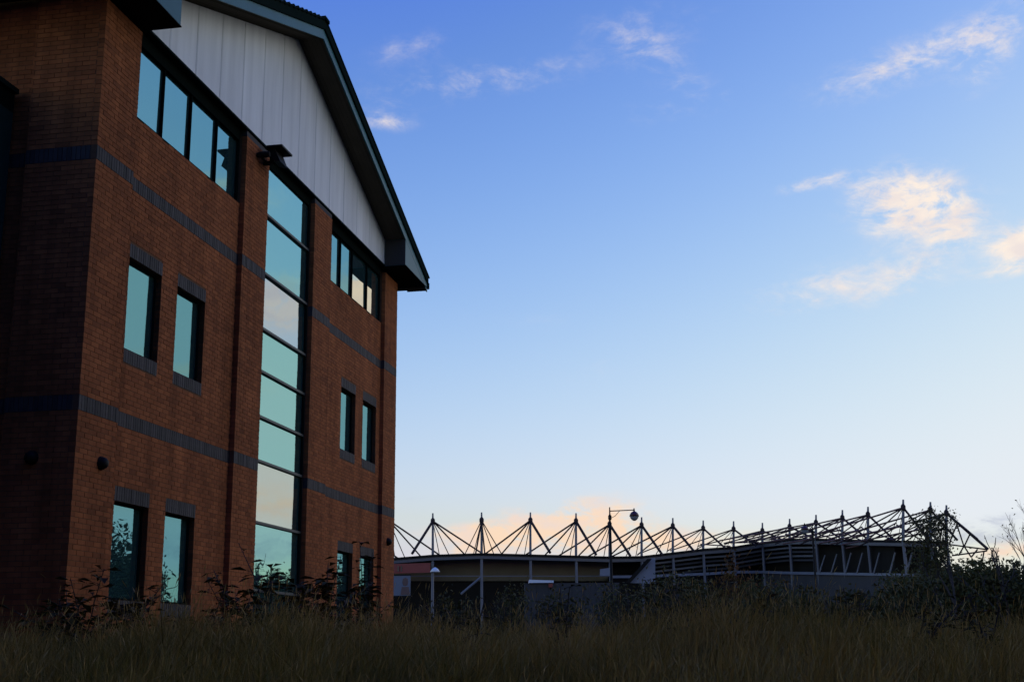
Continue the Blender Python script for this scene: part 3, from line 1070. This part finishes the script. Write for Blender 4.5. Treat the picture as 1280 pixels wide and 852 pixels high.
# trees and scrub on the right and in front of the stadium
tree('young_tree', 'sparse young tree in front of the leaning boom truss of the stadium', 1184, 640, 62, 11, 2600, .07, 5, .38, m=LEAFS, up=.5)
tree('bare_tree', 'bare twiggy tree rising from the scrub bank', 1277, 612, 55, 23, 60, .06, 6, .42, up=.35)
tree('bare_sapling', 'thin bare sapling alone on the skyline of the scrub bank', 1251, 668, 84, 5, 40, .07, 3, .4, up=.3)
for i, (px, yt, d, w, lab) in enumerate((
        (1172, 702, 88, 5.2, 'dark scrub bush at the foot of the sparse young tree'),
        (1213, 704, 90, 6.0, 'rounded scrub bush right of the sparse young tree'),
        (1190, 704, 92, 5.6, 'scrub bush between the young tree and the rounded bush'),
        (1233, 704, 92, 5.8, 'scrub bush between the rounded bush and the bare sapling'),
        (1252, 702, 86, 5.6, 'scrub bush below the thin bare sapling'),
        (1294, 698, 90, 6.2, 'dense scrub bush under the bare twiggy tree'),
        (845, 706, 52, 2.2, 'dark bush before the pale stair end panel'),
        (880, 712, 50, 2.0, 'low bush between two darker bushes by the stadium tiers'),
        (918, 704, 54, 1.5, 'rusty tall bush in front of the stadium tiers'),
        (958, 724, 46, 2.0, 'low wide bush at the left end of the grey concourse wall'),
        (1062, 728, 42, 1.2, 'small bush before the grey concourse wall'),
        (1120, 722, 44, 1.6, 'leafy bush at the right end of the grey concourse wall'),
        (760, 726, 50, 1.3, 'thin bush round the foot of the tall street lamp'),
        (640, 728, 48, 1.4, 'wispy bush below the olive stadium panels'),
        (575, 738, 40, 1.5, 'low bush at the foot of the raking stadium brace'),
        (700, 736, 40, 1.5, 'low bush in front of the flat grey shed'),
        (805, 722, 46, 1.8, 'dense bush hiding the foot of the stair end panel'),
        (1000, 730, 42, 1.7, 'low bush left of the street lamp by the concourse wall'),
        (1092, 732, 38, 1.4, 'low bush before the middle of the grey concourse wall'),
        (1145, 712, 46, 2.0, 'bush joining the concourse wall to the scrub bank'))):
    shrub('scrub_bush', lab, px, yt, d, w, 40 + i, n=(9000 if d > 80 else 1600 if px > 830 else 700), size=.13 if d > 80 else .085 if px > 830 else .07, group='scrub bushes beyond the grass', m=LEAFT if 'rusty' in lab else LEAFS)
# belt of small trees further right, seen mirrored in the windows
for i in range(14):
    az = 23.9 + i * 1.6
    d = 72 + (i * 37 % 17)
    hgt = (7.0, 8.2, 6.4, 7.6, 8.8, 6.9, 8.0, 9.2, 7.5, 8.5, 7.2, 8.8, 7.6, 8.1)[i]
    x, y = d * math.sin(R(az)), d * math.cos(R(az))
    px_ = 640 + math.tan(R(az)) * FPX
    o = thing('belt_tree', 'bushy small tree in the belt right of the scrub bank, mirrored in the windows', 'tree', (x, y, 0), 0, 'belt of trees beyond the scrub bank')
    rr = random.Random(300 + i)
    mb, tips = MB(), []
    branches(mb, Vector((0, 0, -.1)), Vector((0, 0, 1)), hgt * .3, hgt * .02, 4, rr, tips, .5)
    mb.build('trunk', BARK, o)
    V, rv = leafy(3600, (0, 0, hgt * .5), (2.6, 2.4, hgt * .52), .17, 300 + i, clumps=16)
    V[:, 2] = np.maximum(V[:, 2], 0)
    link('crown', quads_mesh('crown', V, rv, LEAFS), o)


# unseen tall trees added behind the photographer to shade the side elevation
for i, (x, y, hgt) in enumerate(((19, 10, 18), (14.5, 3.5, 22), (9.5, -3, 23), (3, -8, 23), (-6.5, -6, 23))):
    o = thing('added_shade_tree', 'unseen broadleaf tree added behind the rough grass to shade the side wall', 'tree', (x, y, gz(x, y)), 0, 'unseen trees added behind the photographer for shade')
    rr = random.Random(500 + i)
    mb, tips = MB(), []
    branches(mb, Vector((0, 0, -.1)), Vector((0, 0, 1)), hgt * .28, hgt * .02, 5, rr, tips, .45)
    mb.build('trunk', BARK, o)
    V, rv = leafy(8500, (0, 0, hgt * .56), (6.0, 5.6, hgt * .5), .42, 500 + i, clumps=30)
    V[:, 2] = np.maximum(V[:, 2], .3)
    link('crown', quads_mesh('crown', V, rv, LEAFS), o)


# tall weeds against the building
def weed(px, ytop, d, seed, label, stems=3, leaf=.09, spread=.25, n=16, droop=.3, group='tall weeds along the front wall'):
    top = at(px, ytop, d)
    g0 = gz(top.x, top.y)
    h = top.z - g0
    o = thing('tall_weed', label, 'weed', (top.x, top.y, g0), 0, group)
    rr = random.Random(seed)
    sm, lf = MB(), MB()
    for s in range(stems):
        hh = h * (1 if s == 0 else rr.uniform(.6, .95))
        lx, ly = rr.gauss(0, spread), rr.gauss(0, spread)
        pts = [Vector((lx * t * t * 1.0, ly * t * t, hh * t - .05)) for t in (0, .35, .7, 1)]
        sm.tube(pts, [.012, .010, .007, .004], 5, cap=False)
        for k in range(n):
            t = rr.uniform(.3, 1)
            p = Vector((lx * t * t, ly * t * t, hh * t - .05))
            an = rr.uniform(0, 2 * math.pi)
            out = Vector((math.cos(an), math.sin(an), rr.uniform(-droop, .6))).normalized()
            sl_ = leaf * rr.uniform(.6, 1.5)
            q = p + out * rr.uniform(.02, .12) * (1.6 - t)
            sm.tube([p, q], .004, 3, cap=False)
            side = out.cross(Vector((0, 0, 1))).normalized() * sl_ * .42
            e = q + out * sl_ * 1.6 + Vector((0, 0, -sl_ * .3))
            mid = q + out * sl_ * .8 + Vector((0, 0, sl_ * .1))
            v = rr.uniform(.02, 1)
            lf.quad(q, mid - side, e, mid + side, v)
    sm.build('stem', BARK, o)
    lf.build('foliage', LEAF, o)


for i, a in enumerate((
        (112, 706, 15.6, 'leafy weed against the brick pier at the building corner', 3, .075, .30, 15),
        (92, 728, 15.2, 'low bushy weed just at the dark building corner', 4, .08, .4, 18),
        (158, 716, 15.4, 'weed in front of the ground floor window beside the corner pier', 4, .06, .35, 16),
        (178, 735, 15.0, 'low weed below the ground floor window beside the corner pier', 4, .07, .4, 16),
        (262, 728, 16.4, 'small weed between the second ground floor window and the brick step', 3, .06, .35, 10),
        (300, 706, 16.8, 'branching weed at the foot of the pier left of the stair glazing', 4, .075, .35, 15),
        (345, 668, 16.2, 'tall arching weed with long stem in front of the stair glazing', 2, .085, .35, 12),
        (335, 706, 16.6, 'bushy weed at the foot of the stair glazing', 5, .08, .4, 20),
        (372, 722, 17.0, 'low weed at the right edge of the stair glazing', 4, .08, .4, 16),
        (408, 687, 17.4, 'leafy weed with reddish leaves on the pier right of the stair glazing', 3, .085, .3, 16),
        (398, 716, 17.0, 'low spreading weed by the pier right of the stair glazing', 5, .085, .4, 18),
        (457, 672, 19.5, 'tall spiky weed in front of the far ground floor window', 2, .06, .08, 26),
        (440, 716, 18.6, 'low weed under the far pair of ground floor windows', 4, .08, .35, 16))):
    weed(a[0], a[1], a[2], 70 + i, a[3], a[4] + 1, a[5] * 1.2, a[6], int(a[7] * 1.7))


for i, a in enumerate((
        (592, 738, 14.2, 'weed stalk in the grass below the raking stadium brace', 3, .05, .3, 14),
        (704, 728, 13.6, 'tall weed stalk in the grass before the flat grey shed', 3, .05, .22, 18),
        (824, 716, 14.6, 'tallest weed in the grass, before the stair end panel', 3, .06, .22, 22),
        (868, 726, 14.0, 'leafy weed in the grass before the stadium tiers', 4, .06, .3, 20),
        (942, 734, 13.4, 'weed in the grass left of the lamp by the concourse wall', 3, .055, .3, 16),
        (1064, 728, 13.8, 'weed in the grass before the grey concourse wall', 3, .055, .25, 18),
        (1140, 736, 13.0, 'low weed in the grass before the right end of the concourse wall', 4, .06, .35, 18),
        (1228, 726, 13.6, 'tall weed in the grass before the scrub bank', 3, .06, .2, 22))):
    weed(a[0], a[1], a[2], 170 + i, a[3], a[4], a[5], a[6], a[7], group='weeds standing in the rough grass')

# ------------------------------------------------------------------ rough grass
def blades(n, ylo, yhi, hlo, hhi, wd, seed, xm=1.0, heads=False, per=26):
    r = np.random.default_rng(seed)
    nt_ = n // per                                  # tussocks
    ty = ylo + (yhi - ylo) * r.uniform(0, 1, nt_) ** .8
    tx = r.uniform(-1, 1, nt_) * (ty * .46 + 2.0) * xm
    th = r.uniform(.58, 1.16, nt_)
    tc_ = r.uniform(0, 1, nt_)
    k = r.integers(0, nt_, n)
    sp = .05 + .10 * r.uniform(0, 1, n)
    x, y = tx[k] + r.normal(0, 1, n) * sp, ty[k] + r.normal(0, 1, n) * sp
    tuss, tcol = th[k], tc_[k]
    # keep clear of the building footprint
    u = np.array([math.sin(YAW), math.cos(YAW)])
    w = np.array([-math.cos(YAW), math.sin(YAW)])
    q = np.stack([x - CX, y - CY], 1)
    inside = (q @ u > -.1) & (q @ w > -.15)
    x, y, tuss, tcol = x[~inside], y[~inside], tuss[~inside], tcol[~inside]
    n = len(x)
    g = np.array([gz(a, b) for a, b in zip(x, y)])
    patch = .78 + .24 * np.sin(x * 1.3 + 1.7 * np.sin(y * .9)) * np.sin(y * 1.1 + .5) + .16 * np.sin(x * 3.1 + y * 2.3) * np.sin(x * 1.9 - y * 1.2)
    h = (hlo + (hhi - hlo) * r.beta(2, 3, n)) * patch * tuss
    an = r.uniform(0, 2 * math.pi, n)
    ln = np.abs(r.normal(0, .48, n)) * h
    lx, ly = np.cos(an) * ln + .06 * h, np.sin(an) * ln
    fa = r.uniform(0, math.pi, n)
    sx, sy = np.cos(fa) * wd * .5, np.sin(fa) * wd * .5
    rows = []
    for t, ww in ((0, 1.0), (.4, .9), (.75, .6), (1.0, .12)):
        cx_, cy_, cz_ = x + lx * t * t, y + ly * t * t, g + h * (t - .12 * t * t * (ln / h)) - .02 * (t == 0)
        rows.append((np.stack([cx_ - sx * ww, cy_ - sy * ww, cz_], 1), np.stack([cx_ + sx * ww, cy_ + sy * ww, cz_], 1)))
    Q = []
    for (a0, b0), (a1, b1) in zip(rows, rows[1:]):
        Q.append(np.stack([a0, b0, b1, a1], 1))
    V = np.concatenate(Q, 0)
    pr = np.clip(.25 + .2 * np.sin(x * .8 + y * .6) + .45 * tcol + r.normal(0, .22, n), .02, 1)
    rn = np.tile(pr, 3)
    if heads:                                       # feathery seed head on each stalk
        tip = np.stack([x + lx, y + ly, g + h * (1 - .12 * (ln / h))], 1)
        dv = np.stack([lx * .8, ly * .8, h * .5], 1)
        dv /= np.linalg.norm(dv, axis=1)[:, None]
        hl = r.uniform(.05, .11, n)[:, None]
        sd_ = np.stack([np.cos(fa), np.sin(fa), 0 * fa], 1) * .0045
        V = np.vstack([V.reshape(-1, 4, 3), np.stack([tip - dv * .02, tip + dv * hl * .45 + sd_, tip + dv * hl, tip + dv * hl * .45 - sd_], 1)])
        rn = np.concatenate([rn, np.ones(n)])
    return V.reshape(-1, 3), rn


parts = [blades(100000, 7.0, 15.5, .26, .90, .009, 1, per=34), blades(26000, 15.5, 24, .4, .95, .011, 2), blades(26000, 24, 70, .5, 1.0, .022, 3, 1.05),
         blades(9000, -2, 7.0, .3, .8, .008, 4, 1.2), blades(5000, 8.0, 15, .65, 1.08, .005, 5, heads=True, per=5)]
GV = np.vstack([p[0] for p in parts])
GR = np.concatenate([p[1] for p in parts])
go = link('grass', quads_mesh('grass', GV, GR, GRASS))
go['kind'] = 'stuff'
tag(go, 'tall dark rough grass covering the bank', 'grass')
print('soldier bricks', count)
